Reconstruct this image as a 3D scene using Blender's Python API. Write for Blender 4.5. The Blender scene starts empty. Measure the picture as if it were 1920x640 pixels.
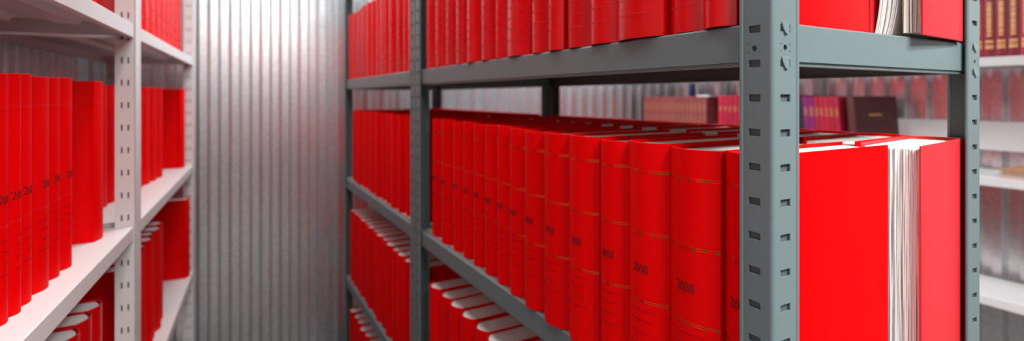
import bpy, bmesh, math, random
from mathutils import Matrix, Vector

random.seed(7)
SC = bpy.context.scene
COL = SC.collection
PI = math.pi
EYE = 1.36                      # lens height above the floor, metres

# ------------------------------------------------------------------ materials
def mat(name, color, rough=0.5, metal=0.0, spec=0.5, bump=None, vary=0.0, tint=None, coat=0.0):
    """bump=(scale, strength, distance); vary = random value change per object; tint=(scale, amount, colour) blotches"""
    m = bpy.data.materials.new(name); m.use_nodes = True
    nt = m.node_tree; N = nt.nodes; L = nt.links
    b = N['Principled BSDF']
    b.inputs['Base Color'].default_value = (*color, 1)
    b.inputs['Roughness'].default_value = rough
    b.inputs['Metallic'].default_value = metal
    b.inputs['Specular IOR Level'].default_value = spec
    b.inputs['Coat Weight'].default_value = coat
    tc = N.new('ShaderNodeTexCoord')
    src = None
    if tint:
        nz = N.new('ShaderNodeTexNoise'); nz.inputs['Scale'].default_value = tint[0]; nz.inputs['Detail'].default_value = 4
        L.new(tc.outputs['Object'], nz.inputs['Vector'])
        mx = N.new('ShaderNodeMix'); mx.data_type = 'RGBA'
        mx.inputs['A'].default_value = (*color, 1); mx.inputs['B'].default_value = (*tint[2], 1)
        mr = N.new('ShaderNodeMapRange'); mr.inputs['From Min'].default_value = 0.35; mr.inputs['From Max'].default_value = 0.7
        mr.inputs['To Max'].default_value = tint[1]
        L.new(nz.outputs['Fac'], mr.inputs['Value']); L.new(mr.outputs['Result'], mx.inputs['Factor'])
        src = mx.outputs['Result']
    if vary:
        oi = N.new('ShaderNodeObjectInfo')
        mr = N.new('ShaderNodeMapRange'); mr.inputs['To Min'].default_value = 1 - vary; mr.inputs['To Max'].default_value = 1 + vary
        L.new(oi.outputs['Random'], mr.inputs['Value'])
        hs = N.new('ShaderNodeHueSaturation'); hs.inputs['Color'].default_value = (*color, 1)
        if src: L.new(src, hs.inputs['Color'])
        L.new(mr.outputs['Result'], hs.inputs['Value']); src = hs.outputs['Color']
    if src: L.new(src, b.inputs['Base Color'])
    if bump:
        nz = N.new('ShaderNodeTexNoise'); nz.inputs['Scale'].default_value = bump[0]; nz.inputs['Detail'].default_value = 3
        L.new(tc.outputs['Object'], nz.inputs['Vector'])
        bp = N.new('ShaderNodeBump'); bp.inputs['Strength'].default_value = bump[1]; bp.inputs['Distance'].default_value = bump[2]
        L.new(nz.outputs['Fac'], bp.inputs['Height']); L.new(bp.outputs['Normal'], b.inputs['Normal'])
    return m

def page_mat(name, c1, c2, per_m):
    """paper: thin sheet lines that run along the height and the depth of a block (local y is the thickness)"""
    m = mat(name, c1, 0.85, spec=0.2)
    nt = m.node_tree; N = nt.nodes; L = nt.links; b = N['Principled BSDF']
    tc = N.new('ShaderNodeTexCoord'); mp = N.new('ShaderNodeMapping')
    mp.inputs['Scale'].default_value = (3, per_m, 4)
    nz = N.new('ShaderNodeTexNoise'); nz.inputs['Scale'].default_value = 1; nz.inputs['Detail'].default_value = 3
    L.new(tc.outputs['Object'], mp.inputs['Vector']); L.new(mp.outputs['Vector'], nz.inputs['Vector'])
    cr = N.new('ShaderNodeValToRGB')
    cr.color_ramp.elements[0].position = 0.33; cr.color_ramp.elements[0].color = (*c2, 1)
    cr.color_ramp.elements[1].position = 0.52; cr.color_ramp.elements[1].color = (*c1, 1)
    L.new(nz.outputs['Fac'], cr.inputs['Fac']); L.new(cr.outputs['Color'], b.inputs['Base Color'])
    return m

def band_mat():
    m = mat('headband cotton', (0.85, 0.5, 0.03), 0.7)
    nt = m.node_tree; N = nt.nodes; L = nt.links; b = N['Principled BSDF']
    tc = N.new('ShaderNodeTexCoord'); wv = N.new('ShaderNodeTexWave'); wv.bands_direction = 'Y'
    wv.inputs['Scale'].default_value = 130
    L.new(tc.outputs['Object'], wv.inputs['Vector'])
    cr = N.new('ShaderNodeValToRGB'); cr.color_ramp.interpolation = 'CONSTANT'
    cr.color_ramp.elements[0].color = (0.5, 0.01, 0.01, 1)
    cr.color_ramp.elements[1].position = 0.4; cr.color_ramp.elements[1].color = (0.95, 0.55, 0.03, 1)
    L.new(wv.outputs['Color'], cr.inputs['Fac']); L.new(cr.outputs['Color'], b.inputs['Base Color'])
    return m

M = {}
M['red'] = mat('red book cloth', (0.70, 0.0003, 0.0012), 0.5, spec=0.05, bump=(900, 0.25, 0.0004), vary=0.06)
M['red_gloss'] = mat('red leatherette', (0.62, 0.0003, 0.0020), 0.27, spec=0.38, bump=(500, 0.12, 0.0003), vary=0.08)
M['red_side'] = mat('red book cloth with painted sheen', (0.60, 0.010, 0.018), 0.55, spec=0.5, bump=(1200, 0.5, 0.0006))  # grazing sheen put into the base colour, paler and pinker than plain red
M['page'] = page_mat('white paper', (0.80, 0.79, 0.77), (0.52, 0.50, 0.48), 900)
M['leaf'] = mat('loose white leaves', (0.84, 0.83, 0.81), 0.8, spec=0.2)
M['page_old'] = page_mat('browned paper', (0.78, 0.72, 0.66), (0.45, 0.33, 0.26), 900)
M['band'] = band_mat()
M['gold'] = mat('gold foil', (0.62, 0.22, 0.05), 0.2, metal=1.0)
M['gold_matt'] = mat('pale gold foil', (0.80, 0.42, 0.16), 0.45, metal=0.25)
M['ink'] = mat('dark foil lettering', (0.20, 0.002, 0.003), 0.45, spec=0.3)
M['smudge'] = mat('dull red lettering', (0.46, 0.001, 0.003), 0.5, spec=0.1)
M['rose'] = mat('faded rose lettering', (0.66, 0.007, 0.010), 0.4, spec=0.3)
M['rack'] = mat('blue grey rack paint', (0.120, 0.160, 0.163), 0.36, spec=0.5, bump=(700, 0.15, 0.0003))
M['rack_in'] = mat('shaded inside of grey post', (0.07, 0.09, 0.095), 0.55)  # rack paint darkened: shade of the slot recesses put into the colour
M['board'] = mat('chipboard', (0.50, 0.40, 0.28), 0.8, bump=(300, 0.3, 0.0006), tint=(120, 0.5, (0.42, 0.30, 0.2)))
M['white'] = mat('off white shelf paint', (0.66, 0.65, 0.64), 0.38, spec=0.5, bump=(600, 0.08, 0.0002))
M['slot'] = mat('painted slot shade', (0.05, 0.05, 0.05), 0.7)
M['zinc'] = mat('zinc clip', (0.72, 0.62, 0.58), 0.3, metal=0.7)  # grey metal, with pink bounce from the red books put into its colour
M['galva'] = mat('galvanised sheet', (0.88, 0.885, 0.90), 0.32, metal=1.0, bump=(90, 0.06, 0.0004), tint=(60, 0.5, (0.62, 0.63, 0.66)))
M['floor'] = mat('grey concrete', (0.13, 0.125, 0.12), 0.6, bump=(60, 0.2, 0.002), tint=(3, 0.5, (0.10, 0.098, 0.095)))
M['ceil'] = mat('darkened ceiling paint', (0.14, 0.14, 0.14), 0.9)  # kept dark so the unseen ceiling bounces little light
M['plaster'] = mat('darkened plaster', (0.12, 0.12, 0.12), 0.9)  # dark tone cuts the light that the unseen front wall returns
M['maroon'] = mat('maroon book cloth', (0.22, 0.006, 0.02), 0.45, bump=(800, 0.2, 0.0004), vary=0.12)
M['wine'] = mat('wine red book cloth', (0.36, 0.008, 0.03), 0.45, bump=(800, 0.2, 0.0004), vary=0.15)
M['rust'] = mat('dull rust book cloth', (0.20, 0.035, 0.035), 0.6, bump=(800, 0.2, 0.0004), vary=0.1)
M['plum'] = mat('plum book cloth', (0.20, 0.012, 0.10), 0.45)
M['navy'] = mat('navy black book cloth', (0.018, 0.014, 0.025), 0.5)
M['album'] = mat('dark brown album leather', (0.085, 0.020, 0.020), 0.5, bump=(200, 0.2, 0.0008))
M['tan'] = mat('tan book cloth', (0.50, 0.22, 0.10), 0.6)
M['gold_dim'] = mat('darker gold foil', (0.42, 0.16, 0.06), 0.5)  # darker gold for the titles on the middle shelf
M['blue'] = mat('blue plastic', (0.01, 0.09, 0.35), 0.4)

# ------------------------------------------------------------------ mesh builder
class MB:
    def __init__(s): s.v = []; s.f = []
    def box(s, x0, x1, y0, y1, z0, z1):
        n = len(s.v)
        s.v += [(x, y, z) for z in (z0, z1) for y in (y0, y1) for x in (x0, x1)]
        s.f += [tuple(n + i for i in q) for q in ((0, 2, 3, 1), (4, 5, 7, 6), (0, 1, 5, 4), (2, 6, 7, 3), (0, 4, 6, 2), (1, 3, 7, 5))]
    def prism(s, poly, a0, a1, axis='z'):
        """closed polygon of (p, q) extruded: axis z -> (p,q,a); axis y -> (p,a,q); axis x -> (a,p,q)"""
        f = {'z': lambda p, q, a: (p, q, a), 'y': lambda p, q, a: (p, a, q), 'x': lambda p, q, a: (a, p, q)}[axis]
        n = len(s.v); k = len(poly)
        s.v += [f(p, q, a0) for p, q in poly] + [f(p, q, a1) for p, q in poly]
        s.f += [tuple(range(n + k - 1, n - 1, -1)), tuple(range(n + k, n + 2 * k))]
        s.f += [(n + i, n + (i + 1) % k, n + k + (i + 1) % k, n + k + i) for i in range(k)]
    def strip(s, outer, inner, a0, a1, axis='z', closed=False):
        """a sheet with thickness between two matching open polylines, extruded"""
        f = {'z': lambda p, q, a: (p, q, a), 'y': lambda p, q, a: (p, a, q), 'x': lambda p, q, a: (a, p, q)}[axis]
        n = len(s.v); k = len(outer)
        for a in (a0, a1):
            s.v += [f(p, q, a) for p, q in outer] + [f(p, q, a) for p, q in inner]
        o0, i0, o1, i1 = n, n + k, n + 2 * k, n + 3 * k
        for i in range(k - 1):
            s.f += [(o0 + i, o0 + i + 1, o1 + i + 1, o1 + i), (i0 + i + 1, i0 + i, i1 + i, i1 + i + 1),
                    (o1 + i, o1 + i + 1, i1 + i + 1, i1 + i), (o0 + i + 1, o0 + i, i0 + i, i0 + i + 1)]
        s.f += [(o0, o1, i1, i0), (o0 + k - 1, i0 + k - 1, i1 + k - 1, o1 + k - 1)]
    def quad(s, a, b, c, d):
        n = len(s.v); s.v += [a, b, c, d]; s.f.append((n, n + 1, n + 2, n + 3))
    def mesh(s, name, weld=True):
        me = bpy.data.meshes.new(name); me.from_pydata(s.v, [], s.f)
        bm = bmesh.new(); bm.from_mesh(me)
        if weld: bmesh.ops.remove_doubles(bm, verts=bm.verts, dist=1e-6)
        bmesh.ops.recalc_face_normals(bm, faces=bm.faces)
        bm.to_mesh(me); bm.free()
        return me
    def build(s, name, m, parent=None, smooth=None, bevel=None, weld=True):
        return link(name, s.mesh(name, weld), m, parent, smooth, bevel)

def link(name, me, m, parent=None, smooth=None, bevel=None):
    o = bpy.data.objects.new(name, me); COL.objects.link(o)
    if m and not me.materials: me.materials.append(m)
    if parent: o.parent = parent
    if smooth:
        for p in me.polygons: p.use_smooth = True
        try: me.set_sharp_from_angle(angle=math.radians(smooth))
        except Exception: pass
    if bevel:
        b = o.modifiers.new('edge', 'BEVEL'); b.width = bevel; b.segments = 2; b.limit_method = 'ANGLE'; b.angle_limit = math.radians(50)
    return o

def thing(name, label, cat, loc=(0, 0, 0), rz=0.0, group=None, rx=0.0, ry=0.0):
    o = bpy.data.objects.new(name, None); COL.objects.link(o)
    o.location = loc; o.rotation_euler = (rx, ry, rz); o.empty_display_size = 0.05
    o['label'] = label; o['category'] = cat
    if group: o['group'] = group
    return o

ORD = ['zeroth', 'first', 'second', 'third', 'fourth', 'fifth', 'sixth', 'seventh', 'eighth', 'ninth', 'tenth', 'eleventh', 'twelfth',
       'thirteenth', 'fourteenth', 'fifteenth', 'sixteenth', 'seventeenth', 'eighteenth', 'nineteenth', 'twentieth', 'twenty-first',
       'twenty-second', 'twenty-third', 'twenty-fourth', 'twenty-fifth']

# ------------------------------------------------------------------ setting
def corrugated(name, axis, fixed, a0, a1, z0, z1, pitch, depth, facing):
    """trapezoid sheet; axis 'x': runs along x at y=fixed; axis 'y': runs along y at x=fixed; ridges come out towards `facing`"""
    web = 0.0125
    prof = []; a = a0
    while a < a1:
        h = pitch / 2
        prof += [(a, 0), (a + h - web, 0), (a + h, depth), (a + 2 * h - web, depth)]
        a += pitch
    prof.append((a, 0))
    if axis == 'x':
        front = [(p, fixed + facing * q) for p, q in prof]; back = [(p, fixed + facing * (q - 0.0015)) for p, q in prof]
    else:
        front = [(fixed + facing * q, p) for p, q in prof]; back = [(fixed + facing * (q - 0.0015), p) for p, q in prof]
    mb = MB(); mb.strip(front, back, z0, z1)
    o = mb.build(name, M['galva'], bevel=0.001); o["kind"] = "structure"
    return o

ROOM = dict(xl=-0.56, xr=2.74, yb=2.68, yf=-2.4, zc=2.75)
corrugated('wall_back', 'x', ROOM['yb'], ROOM['xl'] - 0.02, ROOM['xr'] + 0.02, 0, ROOM['zc'], 0.084, 0.034, -1)
corrugated('wall_right', 'y', ROOM['xr'], ROOM['yf'], ROOM['yb'] + 0.02, 0, ROOM['zc'], 0.084, 0.034, -1)
corrugated('wall_left', 'y', ROOM['xl'], ROOM['yf'], ROOM['yb'] + 0.02, 0, ROOM['zc'], 0.084, 0.034, 1)
mb = MB(); mb.box(ROOM['xl'] - 0.1, ROOM['xr'] + 0.1, ROOM['yf'] - 0.1, ROOM['yf'], 0, ROOM['zc']); mb.build('wall_front', M['plaster'])['kind'] = 'structure'
mb = MB(); mb.box(ROOM['xl'] - 0.1, ROOM['xr'] + 0.1, ROOM['yf'] - 0.1, ROOM['yb'] + 0.1, -0.1, 0); mb.build('floor', M['floor'])['kind'] = 'structure'
mb = MB(); mb.box(ROOM['xl'] - 0.1, ROOM['xr'] + 0.1, ROOM['yf'] - 0.1, ROOM['yb'] + 0.1, ROOM['zc'], ROOM['zc'] + 0.1); mb.build('ceiling', M['ceil'])['kind'] = 'structure'

# ------------------------------------------------------------------ perforated sheet
def plate(mb, P, n, w, z0, z1, slots, t=0.0016, holes=()):
    """flat sheet u in 0..w, z in z0..z1; P(u,z) gives the outer face point, n is the inward normal; slots = [(u0,u1,za,zb)] cut through"""
    n = Vector(n)
    def fr(u, z): return Vector(P(u, z))
    def bk(u, z): return Vector(P(u, z)) + n * t
    def rect(u0, u1, a, b):
        mb.quad(fr(u0, a), fr(u1, a), fr(u1, b), fr(u0, b)); mb.quad(bk(u0, a), bk(u0, b), bk(u1, b), bk(u1, a))
    cols = {}
    for s in slots: cols.setdefault((s[0], s[1]), []).append((s[2], s[3]))
    edge = 0.0
    for (u0, u1) in sorted(cols):
        if u0 > edge: rect(edge, u0, z0, z1)
        z = z0
        for a, b in sorted(cols[(u0, u1)]):
            here = [hh for hh in holes if z < hh[1] < a]
            if here:
                uc, zc, rr = here[0]; k = 16
                if zc - rr * 1.3 > z: rect(u0, u1, z, zc - rr * 1.3)
                if a > zc + rr * 1.3: rect(u0, u1, zc + rr * 1.3, a)
                ci = []; sq = []
                for i in range(k):
                    c, q = math.cos(2 * PI * (i + 0.5) / k), math.sin(2 * PI * (i + 0.5) / k)
                    ci.append((uc + rr * c, zc + rr * q)); m_ = max(abs(c), abs(q)); e_ = rr * 1.3
                    sq.append(((u1 if c > 0 else u0) if abs(c) >= abs(q) else (uc + (u1 - uc if c > 0 else uc - u0) * c / m_), zc + e_ * q / m_ if abs(c) >= abs(q) else zc + math.copysign(e_, q)))
                for i in range(k):
                    j = (i + 1) % k
                    mb.quad(fr(*sq[i]), fr(*sq[j]), fr(*ci[j]), fr(*ci[i])); mb.quad(fr(*ci[i]), fr(*ci[j]), bk(*ci[j]), bk(*ci[i]))
                for (ua, ub) in ((u0, u1),):
                    for za in (zc - rr * 1.3, zc + rr * 1.3):
                        pass
            else: rect(u0, u1, z, a)
            for p, q in (((u0, a), (u1, a)), ((u1, a), (u1, b)), ((u1, b), (u0, b)), ((u0, b), (u0, a))):
                mb.quad(fr(*p), fr(*q), bk(*q), bk(*p))
            z = b
        rect(u0, u1, z, z1); edge = u1
    rect(edge, w, z0, z1)
    for p, q in (((0, z0), (w, z0)), ((w, z0), (w, z1)), ((w, z1), (0, z1)), ((0, z1), (0, z0))):
        mb.quad(fr(*p), fr(*q), bk(*q), bk(*p))

def tube(mb, cx, cy, r, z0, z1, k=10):
    mb.prism([(cx + r * math.cos(2 * PI * i / k), cy + r * math.sin(2 * PI * i / k)) for i in range(k)], z0, z1)

# ------------------------------------------------------------------ grey boltless racks
PITCH = 0.0341
Z_SLOT = EYE - 0.0015
def grey_post(parent, cx, cy, sx, sy, zt, near=False):
    """angle post, corner at (cx, cy); one flange runs along sx*x (faces along y), the other along sy*y (faces along x)"""
    A, Ew, r = 0.0345, 0.0385, 0.004
    p = bpy.data.objects.new('upright', None); COL.objects.link(p); p.parent = parent
    mb = MB()
    zs = []; z = Z_SLOT
    while z - PITCH > 0.05: z -= PITCH
    while z < zt - 0.03: zs.append(z); z += PITCH
    h = 0.0036
    sa = [(0.0135 - r, 0.0265 - r, z - h, z + h) for z in zs]
    se = [(0.0112 - r, 0.0268 - r, z - h, z + h) for z in zs]
    plate(mb, lambda u, z: (cx, cy + sy * (u + r), z), (sx, 0, 0), A - r, 0.0, zt, sa, 0.0018, [(0.020 - r, LEV['upper'] - 0.0262, 0.0030)])
    plate(mb, lambda u, z: (cx + sx * (u + r), cy, z), (0, sy, 0), Ew - r, 0.0, zt, se, 0.0018, [(0.019 - r, LEV['upper'] - 0.0262, 0.0030)])
    # rounded corner
    k = 8
    out = [(cx + sx * (r - r * math.sin(i / k * PI / 2)), cy + sy * (r - r * math.cos(i / k * PI / 2))) for i in range(k + 1)]
    ri = r - 0.0018
    inn = [(cx + sx * (r - ri * math.sin(i / k * PI / 2)), cy + sy * (r - ri * math.cos(i / k * PI / 2))) for i in range(k + 1)]
    mb.strip(out, inn, 0.0, zt)
    # rolled free edges
    tube(mb, cx + sx * 0.0012, cy + sy * A, 0.0026, 0.0, zt)
    tube(mb, cx + sx * Ew, cy + sy * 0.0012, 0.0026, 0.0, zt)
    o = mb.build('angle_profile', M['rack'], p, weld=False)
    mb = MB()
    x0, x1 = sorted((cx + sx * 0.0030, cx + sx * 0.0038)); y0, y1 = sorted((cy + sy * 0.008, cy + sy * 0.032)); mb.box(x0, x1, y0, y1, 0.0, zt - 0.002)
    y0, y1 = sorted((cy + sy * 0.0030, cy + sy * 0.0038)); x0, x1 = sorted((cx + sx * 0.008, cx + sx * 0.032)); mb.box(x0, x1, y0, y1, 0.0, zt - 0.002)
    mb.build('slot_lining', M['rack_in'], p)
    return p

def shield(mb, P, n, w, h, taper):
    """small bent hook: a plate that tapers to a rounded foot, standing proud of the face"""
    pts = [(0, h), (w, h), (w, h * 0.35), (w * 0.90, h * 0.12), (w * 0.70, 0), (w * taper, 0.0), (w * 0.22, h * 0.30), (0.1 * w, h * 0.55)]
    n = Vector(n); k = len(pts); b = len(mb.v)
    mb.v += [tuple(Vector(P(u, z)) + n * (0.0010 + 0.0012 * (1 - z / h))) for u, z in pts] + [tuple(Vector(P(u, z)) - n * 0.004) for u, z in pts]
    mb.f += [tuple(range(b, b + k)), tuple(range(b + 2 * k - 1, b + k - 1, -1))]
    mb.f += [(b + i, b + (i + 1) % k, b + k + (i + 1) % k, b + k + i) for i in range(k)]

LEV = {'top': EYE + 0.5168, 'upper': EYE + 0.0738, 'middle': EYE - 0.3692, 'lower': EYE - 0.8122, 'bottom': EYE - 1.2552}
XF, XR = 0.4540, 0.9160        # outer faces of front and rear posts
BEAM = 0.0425
def grey_rack(label, y0, y1, near):
    r = thing('boltless_rack', label, 'shelf rack', ((XF + XR) / 2, (y0 + y1) / 2, 0))
    ox, oy = (XF + XR) / 2, (y0 + y1) / 2
    zt = 1.98
    for cx, sx in ((XF, 1), (XR, -1)):
        for cy, sy in ((y0, 1), (y1, -1)):
            grey_post(r, cx - ox, cy - oy, sx, sy, zt)
    for k, z in LEV.items():
        # long beams, facing the aisles
        for x, s in ((XF + 0.0057, 1), (XR - 0.0057, -1)):
            mb = MB()
            prof = [(0.014, 0), (0.002, 0), (0.0, -0.002), (0.0, -BEAM + 0.004), (0.0025, -BEAM + 0.0035), (0.0025, -BEAM), (0.014, -BEAM)]
            inn = [(0.014, -0.0015), (0.0025, -0.0015), (0.0015, -0.0025), (0.0015, -BEAM + 0.0055), (0.004, -BEAM + 0.005), (0.004, -BEAM + 0.0015), (0.014, -BEAM + 0.0015)]
            f = lambda q: [(x - ox + s * a, z + b) for a, b in q]
            mb.strip(f(prof), f(inn), y0 + 0.006 - oy, y1 - 0.006 - oy, 'y')
            mb.build('long_beam', M['rack'], r)
        for y, s in ((y0 + 0.0075, 1), (y1 - 0.0075, -1)):
            mb = MB()
            prof = [(0.014, 0), (0.002, 0), (0.0, -0.002), (0.0, -BEAM + 0.004), (0.0025, -BEAM + 0.0035), (0.0025, -BEAM), (0.014, -BEAM)]
            inn = [(0.014, -0.0015), (0.0025, -0.0015), (0.0015, -0.0025), (0.0015, -BEAM + 0.0055), (0.004, -BEAM + 0.005), (0.004, -BEAM + 0.0015), (0.014, -BEAM + 0.0015)]
            f = lambda q: [(y - oy + s * a, z + b) for a, b in q]
            mb.strip(f(prof), f(inn), XF + 0.022 - ox, XR - 0.022 - ox, 'x')
            e = mb.build('end_beam', M['rack'], r)
            if near and s == 1 and k == 'upper':
                for nm, u0, dirx in (('front', XF + 0.0125, 1), ('rear', XR - 0.0245, 1)):
                    for zz in (Z_SLOT + PITCH, Z_SLOT + 2 * PITCH):
                        mb = MB(); shield(mb, lambda u, v: (u0 - ox + u, y0 - oy, zz - 0.0060 + v), (0, -1, 0), 0.0110, 0.0125, 0.45)
                        mb.build('beam_hook', M['rack'], e, bevel=0.0006)
        mb = MB(); mb.box(XF + 0.0225 - ox, XR - 0.0225 - ox, y0 + 0.0225 - oy, y1 - 0.0225 - oy, z - 0.0075, z)
        mb.build('shelf_board', M['board'], r)
    return r

RY0, RY1, RY2 = 0.3045, 1.3760, 2.400
grey_rack('near grey slotted-post rack holding thick red volumes, its corner post in front', RY0, RY1, True)
grey_rack('far grey slotted-post rack of red volumes, between near rack and metal wall', RY1 + 0.006, RY2, False)

# ------------------------------------------------------------------ books
def arc(t, b, e=0.0, k=10):
    """points of a rounded spine from side y=e to y=t-e; apex at x=e"""
    out = []
    for i in range(k + 1):
        q = -1 + 2 * i / k
        out.append((e + b * q * q, t / 2 + (t / 2 - e) * q))
    return out

CACHE = {}
def cover_mesh(w, t, h, b, m, th=0.0026, groove=True):
    key = ('c', w, t, h, b, m.name)
    if key in CACHE: return CACHE[key]
    mid = arc(t, b); mi = arc(t, b, th)
    g = [(b + 0.013, 0), (b + 0.009, 0.0016), (b + 0.005, 0.0006)] if groove else []
    gi = [(b + 0.013, th), (b + 0.009, th + 0.0012), (b + 0.005, th + 0.0006)] if groove else []
    out = [(w, 0)] + g + mid + [(x, t - y) for x, y in reversed(g)] + [(w, t)]
    inn = [(w, th)] + gi + [(max(x, th), y) for x, y in mi] + [(x, t - y) for x, y in reversed(gi)] + [(w, t - th)]
    mb = MB(); mb.strip(out, inn, 0, h)
    me = mb.mesh('cover'); me.materials.append(m)
    for p in me.polygons: p.use_smooth = True
    me.set_sharp_from_angle(angle=math.radians(40))
    CACHE[key] = me; return me

def pages_mesh(w, t, h, b, m):
    key = ('p', w, t, h, b, m.name)
    if key in CACHE: return CACHE[key]
    e = 0.0034
    a = [(x + 0.0016, y) for x, y in arc(t, b, e, 8)]
    fo = [(w - 0.006 - 0.0035 * (1 - (-1 + 2 * i / 6) ** 2), t - e - (t - 2 * e) * i / 6) for i in range(7)]
    mb = MB(); mb.prism(a + fo, 0.0045, h - 0.0045)
    me = mb.mesh('page_block'); me.materials.append(m); CACHE[key] = me; return me

def fan_pages(w, t, h, m, n=24, slant=0.0, rough=0.002, seed=1, b=0.01, y0=None):
    """a block of separate gatherings whose edges wander, each a bent slab"""
    rnd = random.Random(seed); mb = MB(); e = 0.0034; lo = e if y0 is None else y0
    T = (t - e - lo) / n; K = 9
    for i in range(n):
        y0 = lo + T * i; ph = rnd.random() * 6; fx = w - 0.006 + rnd.uniform(-rough, rough) - 0.002 * (1 - (2 * i / n - 1) ** 2)
        n0 = len(mb.v)
        for j in range(K + 1):
            z = 0.0045 + (h - 0.009) * j / K
            wob = 0.0004 * math.sin(ph + j * 0.9) + slant * (j / K) * (j / K) * (1 - i / n * 0.8)
            wf = 0.0006 * math.sin(ph * 2 + j * 1.7)
            for (x, y) in ((b + 0.004, y0), (fx + wf, y0 + wob + T * 0.03), (fx + wf - 0.0006, y0 + wob + T * 0.93), (b + 0.004, y0 + T * 0.97)):
                mb.v.append((x, y, z))
        for j in range(K):
            a = n0 + 4 * j
            for q in range(4): mb.f.append((a + q, a + (q + 1) % 4, a + 4 + (q + 1) % 4, a + 4 + q))
        mb.f.append((n0, n0 + 3, n0 + 2, n0 + 1)); a = n0 + 4 * K; mb.f.append((a, a + 1, a + 2, a + 3))
    me = mb.mesh('page_block'); me.materials.append(m); return me

def spine_x(y, t, b): return b * (2 * y / t - 1) ** 2

def rule_mesh(t, b, zs, thick, m, margin=0.04, key=None):
    k = ('r', t, b, tuple(zs), thick, m.name, margin)
    if k in CACHE: return CACHE[k]
    mb = MB()
    for z in zs:
        o = [(x - 0.0003, y) for x, y in arc(t, b)][:]; i = [(x + 0.0003, y) for x, y in arc(t, b)][:]
        cut = max(0, int(margin * 10)); o = o[cut:len(o) - cut]; i = i[cut:len(i) - cut]
        mb.strip(o, i, z, z + thick)
    me = mb.mesh('spine_rule'); me.materials.append(m); CACHE[k] = me; return me

def dash_mesh(t, b, rows, m, seed):
    """illegible small lettering: short raised strokes that follow the rounded spine"""
    k = ('d', t, b, tuple(rows), m.name, seed)
    if k in CACHE: return CACHE[k]
    rnd = random.Random(seed); mb = MB()
    for z, wd, hh in rows:
        y = t / 2 - wd * t / 2; end = t / 2 + wd * t / 2
        while y < end - 0.001:
            l = rnd.uniform(0.0016, 0.0032)
            ys = [y, min(y + l, end)]
            mb.strip([(spine_x(q, t, b) - 0.0003, q) for q in ys], [(spine_x(q, t, b) + 0.0004, q) for q in ys], z, z + hh * rnd.uniform(0.7, 1))
            y += l + 0.0009
    me = mb.mesh('spine_title'); me.materials.append(m); CACHE[k] = me; return me

def year_mesh(txt, t, b, z, size, m):
    k = ('y', txt, t, b, z, size)
    if k in CACHE: return CACHE[k]
    cu = bpy.data.curves.new('year', 'FONT'); cu.body = txt; cu.size = size; cu.align_x = 'CENTER'; cu.extrude = 0.0003; cu.resolution_u = 3
    ob = bpy.data.objects.new('year_text', cu); COL.objects.link(ob)
    dg = bpy.context.evaluated_depsgraph_get()
    me = bpy.data.meshes.new_from_object(ob.evaluated_get(dg)); COL.objects.unlink(ob); bpy.data.objects.remove(ob)
    for v in me.vertices:
        # reading direction: seen from outside the spine (-x looking to +x), right is -y
        y = t / 2 - v.co.x * 0.8; y = min(max(y, 0.001), t - 0.001)
        v.co = (spine_x(y, t, b) - 0.0002 - v.co.z, y, z + v.co.y)
    me.name = 'year'; me.materials.clear(); me.materials.append(m); CACHE[k] = me; return me

def band_mesh(t, b, h):
    k = ('b', t, b, h)
    if k in CACHE: return CACHE[k]
    mb = MB(); e = 0.0036
    o = [(x + 0.0006, y) for x, y in arc(t, b, e)]; i = [(x + 0.0036, y) for x, y in arc(t, b, e)]
    mb.strip(o, i, h - 0.0085, h - 0.0040)
    me = mb.mesh('headband'); me.materials.append(M['band']); CACHE[k] = me; return me

def q2(v): return round(v * 500) / 500
def book(label, loc, rz, w, t, h, cover='red', b=0.009, group=None, year=None, rules=None, dashes=None, dash_m='smudge', rule_m='gold',
         band=False, pages='page', fan=None, name='bound_volume', rx=0.0, ry=0.0, bevel=True, year_z=0.148, seed=0, gold_block=None):
    r = thing(name, label, 'book', loc, rz, group, rx, ry)
    c = link('cover', cover_mesh(w, t, h, b, M[cover]), None, r)
    if bevel:
        md = c.modifiers.new('edge', 'BEVEL'); md.width = 0.0007; md.segments = 2; md.limit_method = 'ANGLE'; md.angle_limit = math.radians(55)
    if fan: link('page_block', fan_pages(w, t, h, M[pages], b=b, **fan), None, r)
    else: link('page_block', pages_mesh(w, t, h, b, M[pages]), None, r)
    for q in range(0, len(rules or ()), 2): link('spine_rule', rule_mesh(t, b, rules[q:q + 2], 0.0006, M[rule_m]), None, r)
    if dashes: link('spine_title', dash_mesh(t, b, dashes, M[dash_m], seed), None, r)
    if year: link('year_lettering', year_mesh(year, t, b, year_z, 0.0165, M['ink']), None, r)
    if band: link('headband', band_mesh(t, b, h), None, r)
    return r

TITLE = ((0.058, 0.55, 0.0022), (0.073, 0.4, 0.0022), (0.088, 0.5, 0.0022), (0.101, 0.62, 0.0022))

def front_row(bounds, z, xs, w, h, label, group, cover='red', year=None, rules=None, dashes=None, dash_m='smudge', b=0.0155, w0=0.0, rev=False):
    """books whose spines face the aisle; bounds are the joints along y, nearest first"""
    rnd = random.Random(int(z * 1000) + len(bounds))
    n = len(bounds) - 1
    for i in range(n):
        t = q2(bounds[i + 1] - bounds[i]) - 0.0012
        t = round(t, 4)
        x = xs(i, bounds[i]); bb = round(min(b, t * 0.25), 4)
        book(label.format(ORD[n - i if rev else i + 1]), (x, bounds[i] + 0.0004, z + 0.0006), 0, w + round(rnd.uniform(-2, 2)) * 0.001 if i else w + w0, t, h + (round(rnd.uniform(-2, 1)) * 0.001 if i else 0),
             cover, bb, group, year, rules, dashes, dash_m, seed=i % 5)

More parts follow.
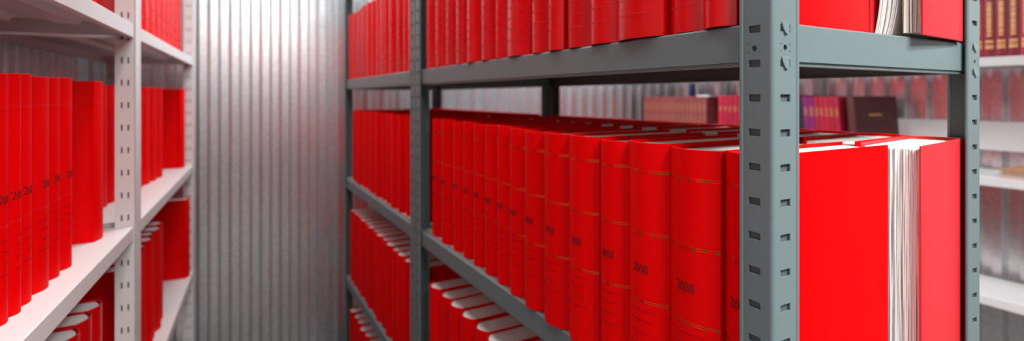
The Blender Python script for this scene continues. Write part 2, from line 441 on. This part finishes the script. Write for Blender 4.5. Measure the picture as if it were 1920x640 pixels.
# middle shelf of the near grey rack, spines to the aisle
B = [0.3175, 0.373, 0.446, 0.518, 0.581, 0.656, 0.729, 0.796, 0.859, 0.918, 0.980, 1.043, 1.098, 1.167, 1.241, 1.322]
PROT = [0.4585, 0.4505, 0.450, 0.4525, 0.4510, 0.4515, 0.455, 0.459, 0.464, 0.466, 0.468, 0.469, 0.470, 0.468, 0.472]
front_row(B, LEV['middle'], lambda i, y: PROT[i], 0.232, 0.31,
          "red volume stamped 2008, {} from the corner post on the near grey rack's middle shelf", 'red volumes on the middle shelf of the near grey rack',
          'red', '2008', w0=0.006, rules=(0.276, 0.2735, 0.199, 0.1965, 0.114, 0.1115), dashes=TITLE)
# upper shelf
B = [0.3235, 0.352, 0.395, 0.453, 0.541, 0.603, 0.665, 0.708, 0.776, 0.866, 0.909, 0.982, 1.050, 1.120, 1.185, 1.255, 1.332]
rows = tuple((0.03 + 0.02 * k, 0.7, 0.0025) for k in range(8))
front_row(B, LEV['upper'], lambda i, y: (0.4595, 0.4535, 0.461, 0.4505, 0.4535, 0.457, 0.452, 0.458, 0.456, 0.459, 0.4575, 0.456, 0.459, 0.460, 0.459, 0.461)[i], 0.206, 0.285,
          "glossy red volume, {} from the corner post on the near grey rack's upper shelf", 'red volumes on the upper shelf of the near grey rack',
          'red_gloss', None, None, rows, 'rose', b=0.012)
# lower shelf: white page tops show
B = [0.560 + 0.0685 * k for k in range(12)]
front_row(B, LEV['lower'], lambda i, y: 0.466 + 0.003 * math.sin(i * 2.3), 0.232, 0.31,
          "red volume with white page top, {} from the far end of near rack's lower shelf", 'red volumes on the lower shelf of the near grey rack', 'red', rev=True)
# far rack
B = [1.424 + 0.0715 * k + 0.008 * math.sin(k * 1.9) for k in range(14)]
front_row(B, LEV['middle'], lambda i, y: 0.473 + 0.004 * math.sin(i * 1.7), 0.230, 0.31,
          "red volume, {} from the near end of the far grey rack's middle shelf", 'red volumes on the middle shelf of the far grey rack', 'red', None, None, None)
B = [1.424 + 0.066 * k + 0.006 * math.sin(k * 2.1) for k in range(15)]
front_row(B, LEV['upper'], lambda i, y: 0.463 + 0.004 * math.sin(i * 1.3), 0.180, 0.285,
          "glossy red volume, {} from the near end of the far grey rack's upper shelf", 'red volumes on the upper shelf of the far grey rack', 'red_gloss', None, None, rows, 'rose', b=0.012)
B = [1.424 + 0.0655 * k for k in range(15)]
front_row(B, LEV['lower'], lambda i, y: 0.466 + 0.003 * math.sin(i * 2.9), 0.232, 0.31,
          "red volume with white page top, {} from the near end of far rack's lower shelf", 'red volumes on the lower shelf of the far grey rack', 'red', None, None, None)
B = [1.75 + 0.0655 * k for k in range(10)]
front_row(B, LEV['bottom'], lambda i, y: 0.466 + 0.003 * math.sin(i * 2.2), 0.232, 0.31,
          "red volume with white page top, {} from the far end of far rack's bottom shelf", 'red volumes on the bottom shelf of the far grey rack', 'red', rev=True)

# back row of the near rack, spines to the other aisle
def back_book(F, rot, w, t, label, group, z=LEV['middle'], h=0.31, cover='red', **kw):
    """F is the near fore-edge corner"""
    a = PI + math.radians(rot); R = Matrix.Rotation(a, 2)
    o = Vector(F) - R @ Vector((w, t))
    return book(label, (o.x, o.y, z + 0.0006), a, w, t, h, cover, 0.010, group, **kw)
G = 'red volumes of the back row on the middle shelf of the near grey rack'
rots = [8.0, 6.0, 4.5, 3.2, 2.2, 1.2] + [0.4] * 12
y = 0.2900
for i in range(16):
    w_ = 0.197 if i == 0 else 0.194
    t = 0.064 if i == 0 else round(0.064 + 0.004 * math.sin(i * 1.7), 3)
    if y + t > 1.330: break
    if i == 0:
        back_book((0.7115, y), rots[0], w_, t, 'red volume at the rack end, white fore edge bared, rear corner swung outward', G, band=True, cover='red_side', pages='leaf', fan=dict(n=34, rough=0.0014, seed=4))
    else:
        back_book((0.7130 + 0.004 * math.sin(i * 2.6), y), rots[i], w_, t, f"unseen added red volume, {ORD[i + 1]} from the near end in back row, near rack's middle shelf", G, band=True)
    y += t / math.cos(math.radians(rots[i])) + 0.2 * (math.sin(math.radians(rots[i])) - math.sin(math.radians(rots[i + 1]))) + 0.0016
y = 1.424
for i in range(13):
    t = round(0.068 + 0.004 * math.sin(i * 1.3), 3)
    if y + t > 2.36: break
    back_book((0.712, y), 0, 0.194, t, f"unseen added red volume, {ORD[i + 1]} from the near end in back row, far rack's middle shelf", 'red volumes of the back row on the middle shelf of the far grey rack')
    y += t + 0.0015
# upper shelf, back row: the end one overhangs the end beam
G = 'red volumes of the back row on the upper shelf of the near grey rack'
end = back_book((0.7310, 0.2965), 4.0, 0.143, 0.058, 'red volume overhanging the end beam, slumped white leaves and browned fore edge', G, LEV['upper'], 0.285, 'red_side', pages='page_old',
          fan=dict(n=10, rough=0.004, seed=9, y0=0.0345))
def slumped(w, y0, y1, h, n, m):
    """loose leaves whose feet have slid away from the board"""
    rnd = random.Random(5); mb = MB(); K = 14; T = (y1 - y0) / n
    for i in range(n):
        n0 = len(mb.v); fx = w - 0.006 + rnd.uniform(-0.0015, 0.001) - 0.004 * (i / n); ph = rnd.random() * 6
        for j in range(K + 1):
            z = 0.002 + (h - 0.008) * (j / K) ** 1.6
            off = 0.0135 * (1 - math.exp(-z / 0.045)) * (0.75 + 0.25 * i / n) + 0.0003 * math.sin(ph + 60 * z)
            for (x, y) in ((0.014, y0 + T * i + off), (fx, y0 + T * i + off + T * 0.04), (fx - 0.0005, y0 + T * i + off + T * 0.94), (0.014, y0 + T * i + off + T * 0.98)):
                mb.v.append((x, y, z))
        for j in range(K):
            a = n0 + 4 * j
            for q in range(4): mb.f.append((a + q, a + (q + 1) % 4, a + 4 + (q + 1) % 4, a + 4 + q))
        mb.f.append((n0, n0 + 3, n0 + 2, n0 + 1)); a = n0 + 4 * K; mb.f.append((a, a + 1, a + 2, a + 3))
    return mb
slumped(0.143, 0.0032, 0.0200, 0.285, 20, None).build('loose_leaves', M['leaf'], end)
def hidden_row(y, y1, z, t0, w, h, cover, where):  # unseen rows, added so that their red tints the far wall
    i = 1
    while True:
        t = round(t0 + 0.004 * math.sin(i * 1.3), 3)
        if y + t > y1: break
        back_book((XR - 0.012 - w, y), 0, w, t, f"unseen added red volume, {ORD[i]} from near end of back row, {where}", 'unseen added red volumes of the back row, ' + where, z, h, cover)
        y += t + 0.0015; i += 1
hidden_row(0.366, 1.335, LEV['upper'], 0.060, 0.172, 0.285, 'red_gloss', "near rack's upper shelf")
hidden_row(0.330, 1.335, LEV['lower'], 0.068, 0.194, 0.310, 'red', "near rack's lower shelf")
hidden_row(1.424, 2.360, LEV['upper'], 0.064, 0.172, 0.285, 'red_gloss', "far rack's upper shelf")
hidden_row(1.424, 2.360, LEV['lower'], 0.068, 0.194, 0.310, 'red', "far rack's lower shelf")

# ------------------------------------------------------------------ white shelving unit on the left
LA = -math.atan(0.0465)                   # the unit stands a little askew
LORG = Vector((-0.1907, 1.170, 0))       # a point of its front plane
LZ = {'shade_shelf': EYE + 1.033, 'top': EYE + 0.595, 'upper': EYE + 0.157, 'middle': EYE - 0.281, 'lower': EYE - 0.717, 'bottom': EYE - 1.155}  # highest shelf is unseen, added to block light from the gap behind
DEP = 0.290
def lw(x, y, z=0.0):
    v = Matrix.Rotation(LA, 3, 'Z') @ Vector((x, y, z)); return (v.x + LORG.x, v.y + LORG.y, v.z + LORG.z)
unit = thing('shelving_unit', 'white slotted-upright shelving unit of red volumes, along the far side of the aisle', 'shelf rack', tuple(LORG), LA)
def white_upright(y, front):
    """C-shaped upright, near web at local y, 0.05 long; its face looks to the aisle"""
    p = bpy.data.objects.new('upright', None); COL.objects.link(p); p.parent = unit
    x = 0.003 if front else -DEP + 0.042
    D, Lg, zt = 0.036, 0.058, 2.44
    mb = MB(); zs = []; z = EYE - 1.28
    while z < zt - 0.05: zs.append(z); z += 0.0485
    sl = [(0.0110, 0.0140, z - 0.0065, z + 0.0065) for z in zs] + [(0.0225, 0.0255, z - 0.0065, z + 0.0065) for z in zs]
    plate(mb, lambda u, z: (x - u, y, z), (0, 1, 0), D, 0, zt, sl, 0.0015)
    sf = [(0.0008, 0.0040, z + 0.013, z + 0.033) for z in zs]
    plate(mb, lambda u, z: (x, y + u, z), (-1, 0, 0), Lg, 0, zt, sf, 0.0015)
    mb.box(x - D, x, y + Lg - 0.0015, y + Lg, 0, zt)
    mb.build('slotted_profile', M['white'], p)
    mb = MB(); mb.box(x - D + 0.002, x - 0.006, y + 0.006, y + Lg - 0.006, 0, zt - 0.01); mb.build('slot_shade_core', M['slot'], p)  # dark block added where the hollow upright holds only shade
Y_UP = (-0.870, 0.192, 1.280)
for yy in Y_UP:
    white_upright(yy, True); white_upright(yy, False)
for (y0, y1) in ((Y_UP[0] + 0.0595, Y_UP[1] - 0.0015), (Y_UP[1] + 0.0595, Y_UP[2] - 0.0015)):
    for k, z in LZ.items():
        sh = bpy.data.objects.new('shelf', None); COL.objects.link(sh); sh.parent = unit
        mb = MB()
        out = [(-0.012, -0.0295), (-0.001, -0.030), (0.0, -0.029), (0.0, -0.0015), (-0.0015, 0.0), (-DEP + 0.0015, 0.0), (-DEP, -0.0015), (-DEP, -0.029), (-DEP + 0.001, -0.030), (-DEP + 0.012, -0.0295)]
        inn = [(-0.012, -0.0285), (-0.0015, -0.0287), (-0.0012, -0.028), (-0.0012, -0.0022), (-0.0022, -0.0012), (-DEP + 0.0022, -0.0012), (-DEP + 0.0012, -0.0022), (-DEP + 0.0012, -0.028), (-DEP + 0.0015, -0.0287), (-DEP + 0.012, -0.0285)]
        mb.strip([(a, z + b_) for a, b_ in out], [(a, z + b_) for a, b_ in inn], y0, y1, 'y')
        for yy in (y0, y1 - 0.0012): mb.box(-DEP + 0.003, -0.003, yy, yy + 0.0012, z - 0.028, z - 0.001)
        mb.build('tray', M['white'], sh)
        mb = MB()
        for xc in (-0.095, -0.200):
            pr = [(-0.028, 0), (-0.018, -0.012), (0.018, -0.012), (0.028, 0)]; pi_ = [(-0.026, 0), (-0.0172, -0.0106), (0.0172, -0.0106), (0.026, 0)]
            mb.strip([(xc + a, z - 0.0014 + b_) for a, b_ in pr], [(xc + a, z - 0.0014 + b_) for a, b_ in pi_], y0 + 0.06, y1 - 0.06, 'y')
        mb.build('stiffening_rib', M['white'], sh)
        for yy, s in ((y0, 1), (y1, -1)):
            for xc in (-0.020, -DEP + 0.03):
                mb = MB(); a, b_ = sorted((yy - s * 0.0014, yy + s * 0.012))
                mb.box(xc - 0.007, xc + 0.007, a, b_, z - 0.0385, z - 0.0365); mb.box(xc + 0.005, xc + 0.007, a, b_, z - 0.0365, z - 0.0302)
                mb.build('shelf_clip', M['zinc'], unit, bevel=0.0005)

def left_book(y_far, label, group, z, t, w=0.215, h=0.31, x=-0.022, rot=0.0, **kw):
    """spine to the aisle; y_far is the local position of its far side"""
    loc = lw(x, y_far)
    return book(label, (loc[0], loc[1], z + 0.0006), PI + LA + math.radians(rot), w, t, h, kw.pop('cover', 'red'), kw.pop('b', 0.010), group, **kw)
def left_row(bounds, z, label, group, xs=lambda i: -0.022, w=0.215, h=0.31, rev=False, **kw):
    n = len(bounds) - 1
    for i in range(n):
        t = round(q2(bounds[i + 1] - bounds[i]) - 0.0012, 4)
        k = n - i if rev else i + 1
        left_book(bounds[i + 1] - 0.0006, label.format(ORD[k]), group, z, t, w, h + 0.001 * ((i * 7) % 3 - 1), xs(i), b=round(min(0.013, t * 0.24), 4), **kw)
def ly(Yw): return (Yw - 1.17) / math.cos(LA) * 1.0
# middle shelf, near bay: eight stand flush, then a gap and one twisted volume
B = [ly(v) for v in (0.640, 0.705, 0.770, 0.837, 0.872, 0.902, 0.950, 1.013, 1.060, 1.112)]
left_row(B, LZ['middle'], 'red volume stamped 2011, {} before the gap on the white unit', 'red volumes on the middle shelf, near bay of the white unit', lambda i: -0.034 - 0.002 * (i % 2), rev=True,
         year='2011', rules=(0.268, 0.2655, 0.120, 0.1185), dashes=TITLE, rule_m='rose')
left_book(ly(1.318), 'red volume standing alone past the gap, beside the slotted upright, middle shelf', 'red volumes on the middle shelf, near bay of the white unit', LZ['middle'], 0.072, 0.200, 0.31, -0.040, rot=7, dashes=TITLE[:2], rules=(0.268, 0.2655), rule_m='rose')
# middle shelf, far bay: the row runs askew, nearer its front at the far end
for i, (ya, yb, dx) in enumerate(((1.60, 1.665, -0.105), (1.67, 1.74, -0.100), (1.745, 1.815, -0.094), (1.82, 1.885, -0.086), (1.89, 1.955, -0.080), (1.96, 2.03, -0.073), (2.035, 2.105, -0.066), (2.11, 2.175, -0.060))):
    left_book(ly(yb) - 0.0006, f'unseen added red volume, {ORD[i + 1]} in the askew row beyond the slotted upright, middle shelf', 'red volumes on the middle shelf, far bay of the white unit', LZ['middle'], round(q2(yb - ya) - 0.0012, 4), 0.175, 0.31, dx)
# upper shelf, both bays
B = [ly(v) for v in (0.94, 1.01, 1.08, 1.15, 1.22, 1.285)]
left_row(B, LZ['upper'], 'red volume, {} before the slotted upright on upper shelf, white unit', 'red volumes on the upper shelf, near bay of the white unit', lambda i: -0.040, rev=True)
B = [ly(v) for v in (1.480, 1.570, 1.658, 1.750, 1.840, 1.930, 2.020, 2.110, 2.210, 2.310, 2.400)]
left_row(B, LZ['upper'], 'red volume, {} beyond the slotted upright on upper shelf, white unit', 'red volumes on the upper shelf, far bay of the white unit', lambda i: -0.030, cover='red_gloss',
         dashes=((0.02, 0.7, 0.003), (0.05, 0.6, 0.003), (0.09, 0.7, 0.003)), dash_m='rose')
# lower shelf
B = [ly(v) for v in (1.02, 1.09, 1.16, 1.23, 1.300)]
left_row(B, LZ['lower'], 'red volume with pale page top, {} before the slotted upright, white unit lower shelf', 'red volumes on the lower shelf, near bay of the white unit', lambda i: -0.034, rev=True, cover='red_gloss')
B = [ly(v) for v in (1.480, 1.540, 1.610, 1.675, 1.740, 1.810, 1.870, 1.950, 2.020)]
left_row(B, LZ['lower'], 'red volume, {} beyond the slotted upright on lower shelf, white unit', 'red volumes on the lower shelf, far bay of the white unit', lambda i: -0.030 - 0.006 * (i % 2))
# single volumes standing past a gap at the far end, near cover in view
left_book(ly(2.430), 'red volume standing alone past a gap by the metal wall, middle shelf, white unit', 'lone red volumes at the far end of the white unit', LZ['middle'], 0.066, 0.200, 0.31, -0.022, b=0.012)
left_book(ly(2.440), 'red volume standing alone past a gap by the metal wall, lower shelf, white unit', 'lone red volumes at the far end of the white unit', LZ['lower'], 0.066, 0.200, 0.31, -0.006, b=0.012)

# ------------------------------------------------------------------ pale wall shelving beyond the second aisle
WX0, WX1 = 2.400, 2.700
WZ = {'upper': EYE + 0.142, 'middle': EYE - 0.291, 'lower': EYE - 0.724}
ws = thing('wall_shelving', 'pale shelving along the pink-tinged corrugated wall, seen behind the grey racks', 'shelf rack', ((WX0 + WX1) / 2, 1.35, 0))
ox, oy = (WX0 + WX1) / 2, 1.35
for k, z in WZ.items():
    mb = MB(); x0, x1 = WX0 - ox, WX1 - 0.032 - ox
    out = [(x0 + 0.012, -0.0325), (x0, -0.033), (x0, -0.0015), (x0 + 0.0015, 0), (x1, 0), (x1, -0.033)]
    inn = [(x0 + 0.012, -0.031), (x0 + 0.0015, -0.0315), (x0 + 0.0015, -0.002), (x0 + 0.002, -0.0015), (x1 - 0.0015, -0.0015), (x1 - 0.0015, -0.033)]
    mb.strip([(a, z + b_) for a, b_ in out], [(a, z + b_) for a, b_ in inn], 0.30 - oy, 2.60 - oy, 'y'); mb.build('shelf', M['white'], ws, bevel=0.001)
for yy in (0.36, 0.95, 1.53, 2.11, 2.58):
    mb = MB(); mb.box(WX1 - 0.030 - ox, WX1 + 0.004 - ox, yy - oy, yy + 0.034 - oy, 0, 2.1); mb.build('upright', M['white'], ws, bevel=0.002)
mb = MB(); mb.box(WX1 - 0.040 - ox, WX1 - 0.031 - ox, 0.30 - oy, 2.60 - oy, EYE - 0.215, EYE - 0.100); mb.build('back_rail', M['white'], ws, bevel=0.002)

def gold_mesh(t, b, spec, seed, gm='gold_matt'):
    """vertical title of small foil marks plus bands near the foot"""
    k = ('g', t, b, spec, seed, gm)
    if k in CACHE: return CACHE[k]
    mb = MB(); rnd = random.Random(seed)
    for kind, z0, z1, wd in spec:
        lo, hi = t / 2 - wd * t / 2, t / 2 + wd * t / 2
        if kind == 'band': segs = [(z0, z1)]
        else:
            segs = []; z = z0
            while z < z1:
                l = rnd.uniform(0.003, 0.009); segs.append((z, min(z + l, z1))); z += l + rnd.uniform(0.001, 0.004)
        for a, c in segs:
            ys = [lo + (hi - lo) * i / 4 for i in range(5)]
            mb.strip([(spine_x(q, t, b) - 0.0004, q) for q in ys], [(spine_x(q, t, b) + 0.0004, q) for q in ys], a, c)
    me = mb.mesh('gold_title'); me.materials.append(M[gm]); CACHE[k] = me; return me
def wall_book(y, t, z, label, group, cover, spec=None, w=0.215, h=0.285, x=WX0 + 0.020, lean=0.0, seed=0):
    r = book(label, (x, y, z + 0.0006), 0, w, t, h, cover, round(t * 0.12, 4), group, bevel=False, rx=lean)
    if spec: link('gold_title', gold_mesh(t, round(t * 0.12, 4), spec, seed, 'gold_matt' if z == WZ['upper'] else 'gold_dim'), None, r)
    return r
# upper shelf: maroon volumes with gold titles
SP = (('title', 0.075, 0.20, 0.42), ('band', 0.052, 0.060, 0.72), ('title', 0.030, 0.047, 0.74))
y = 0.8575
for i in range(6):
    wall_book(y - 0.0325 * (i + 1), 0.031, WZ['upper'], f"maroon volume with gold title, {ORD[i + 1]} beyond the grey rear post, pale shelving's upper shelf",
              'maroon volumes with gold titles on the upper pale shelf', 'wine' if i % 4 == 1 else 'maroon', SP, 0.215, 0.30, WX0 + 0.006, seed=i % 4)
# middle shelf, far set: sixteen dull volumes with paper on top
y = 2.545
SP2 = (('title', 0.20, 0.25, 0.30), ('title', 0.05, 0.18, 0.22))
for i in range(16):
    y -= 0.0320
    wall_book(y, 0.0308, WZ['middle'], f"dull rust volume, {ORD[i + 1]} from the bright metal wall on the pale middle shelf",
              'dull rust volumes on the middle pale shelf', 'rust', SP2, 0.215, 0.290, WX0 + 0.012, seed=i % 4)
y -= 0.003
# middle shelf, near set: red and wine volumes that lean a little, then a plum pair, a navy one and the album
SP3 = (('title', 0.21, 0.235, 0.4), ('title', 0.02, 0.11, 0.4))
spots = []
y2 = 1.955
for i in range(14):
    y2 -= 0.0318; spots.append(y2)
for i, yy in enumerate(spots):
    wall_book(yy, 0.0300, WZ['middle'], f"wine red volume, {ORD[i + 1]} after the dull rust set on the pale middle shelf", 'wine red volumes on the middle pale shelf', 'wine', SP3, 0.215, 0.296, WX0 + 0.014, seed=i % 4)
LEAN = math.radians(4.5)
y3 = y2 - 0.004
seqs = [('navy', 0.034, 'navy black volume leaning between wine red set and plum pair')] + [('plum', 0.026, 'plum volume with pale lettering leaning beside navy black volume'), ('plum', 0.026, 'plum volume leaning beside the first leaning wine red volume')] + \
       [('wine', 0.0215, f'leaning wine red volume, {ORD[k]} from the dark brown album') for k in (5, 4, 3, 2, 1)]
y3 -= 0.021
for i, (c, t, lab) in enumerate(seqs):
    y3 -= t + 0.0012
    wall_book(y3, t, WZ['middle'], lab, 'leaning volumes on the middle pale shelf', c, (('title', 0.20, 0.24, 0.5), ('title', 0.02, 0.09, 0.7)) if c != 'navy' else None, 0.215, 0.292 - 0.001 * (i % 3), WX0 + 0.014, lean=-LEAN, seed=i % 3)
# dark album, swung out
al = book('dark brown album leaning against wine red volumes, small gold title on cover', (WX0 + 0.012, y3 - 0.060, WZ['middle'] + 0.0006), math.radians(-14), 0.250, 0.036, 0.292, 'album', 0.005, rx=-LEAN, bevel=False, name='album')
mb = MB(); rnd = random.Random(3); x = 0.085
while x < 0.150:
    l = rnd.uniform(0.003, 0.008); mb.box(x, x + l, -0.0006, 0.0004, 0.205, 0.213); x += l + 0.0015
mb.build('gold_title', M['gold_matt'], al)

# books lying flat near the shelf front
def flat_book(label, x, y, z, w, t, h, rz, cover):
    """lying on its back board"""
    r = thing('flat_volume', label, 'book', (x, y, z), rz, 'tan volumes lying flat on the middle pale shelf')
    R = Matrix(((1, 0, 0, 0), (0, 0, 1, 0), (0, 1, 0, 0), (0, 0, 0, 1)))
    for nm, me in (('cover', cover_mesh(w, t, h, 0.003, M[cover])), ('page_block', pages_mesh(w, t, h, 0.003, M['page']))):
        m2 = me.copy(); m2.transform(R); m2.flip_normals(); link(nm, m2, None, r)
    return r
flat_book('lower tan volume lying flat at the front of the pale middle shelf', WX0 + 0.230, 0.735, WZ['middle'] + 0.0006, 0.215, 0.016, 0.165, math.radians(176), 'tan')
flat_book('upper tan volume lying flat on top of another tan volume, pale shelving', WX0 + 0.222, 0.745, WZ['middle'] + 0.0172, 0.205, 0.013, 0.160, math.radians(178), 'tan')
bl = book('blue file standing behind the dull rust volumes, taller than them', (WX0 + 0.2275, 2.325, WZ['middle'] + 0.0006), 0, 0.030, 0.024, 0.375, 'blue', 0.002, bevel=False, name='file')
# loose paper on the dull set, blue folder behind it
ps = MB(); ps.box(-0.10, 0.10, -0.045, 0.045, 0, 0.006)
o = ps.build('paper_pad', M['page'], bevel=0.001); o.location = (WX0 + 0.13, 2.07, WZ['middle'] + 0.2915); o['label'] = 'white paper pad lying on the dull rust volumes'; o['category'] = 'paper'

# ------------------------------------------------------------------ light
def area(name, loc, sx, sy, power, color, spread=180, rot=(0, 0, 0)):
    l = bpy.data.lights.new(name, 'AREA'); l.shape = 'RECTANGLE'; l.size = sx; l.size_y = sy; l.energy = power; l.color = color; l.spread = math.radians(spread)   # a smaller spread trims the beam to shape the light
    o = bpy.data.objects.new(name, l); COL.objects.link(o); o.location = loc; o.rotation_euler = rot
    return o
area('cross_aisle_light', (0.30, -0.85, 2.38), 0.7, 0.16, 46, (1.0, 0.99, 0.97))
area('rack_end_light', (0.95, -0.50, 2.40), 0.8, 0.16, 30, (1.0, 0.99, 0.97), 125)
area('aisle_light', (0.10, 0.70, 2.60), 0.16, 1.0, 6, (1.0, 0.985, 0.97))
area('far_aisle_light', (0.16, 1.75, 2.70), 0.6, 0.16, 15, (0.97, 0.98, 1.0))
area('second_aisle_light', (1.35, 2.10, 2.70), 0.8, 0.16, 52, (0.88, 0.95, 1.0))
w = bpy.data.worlds.new('world'); SC.world = w; w.use_nodes = True
w.node_tree.nodes['Background'].inputs[0].default_value = (0.5, 0.5, 0.5, 1); w.node_tree.nodes['Background'].inputs[1].default_value = 0.3

# ------------------------------------------------------------------ camera
cd = bpy.data.cameras.new('camera'); cam = bpy.data.objects.new('camera', cd); COL.objects.link(cam)
cam.location = (0, 0, EYE); cam.rotation_euler = (PI / 2, 0, -math.radians(29.0))
cd.sensor_width = 36; cd.lens = 36 * 955 / 1920; cd.sensor_fit = 'HORIZONTAL'
cd.shift_y = -(320 - 181) / 1920
cd.clip_start = 0.02
cd.dof.use_dof = True; cd.dof.focus_distance = 0.56; cd.dof.aperture_fstop = 3.2
SC.camera = cam
SC.view_settings.view_transform = 'Standard'; SC.view_settings.look = 'None'
SC.view_settings.exposure = 0.28; SC.view_settings.gamma = 1.0; SC.view_settings.use_curve_mapping = False
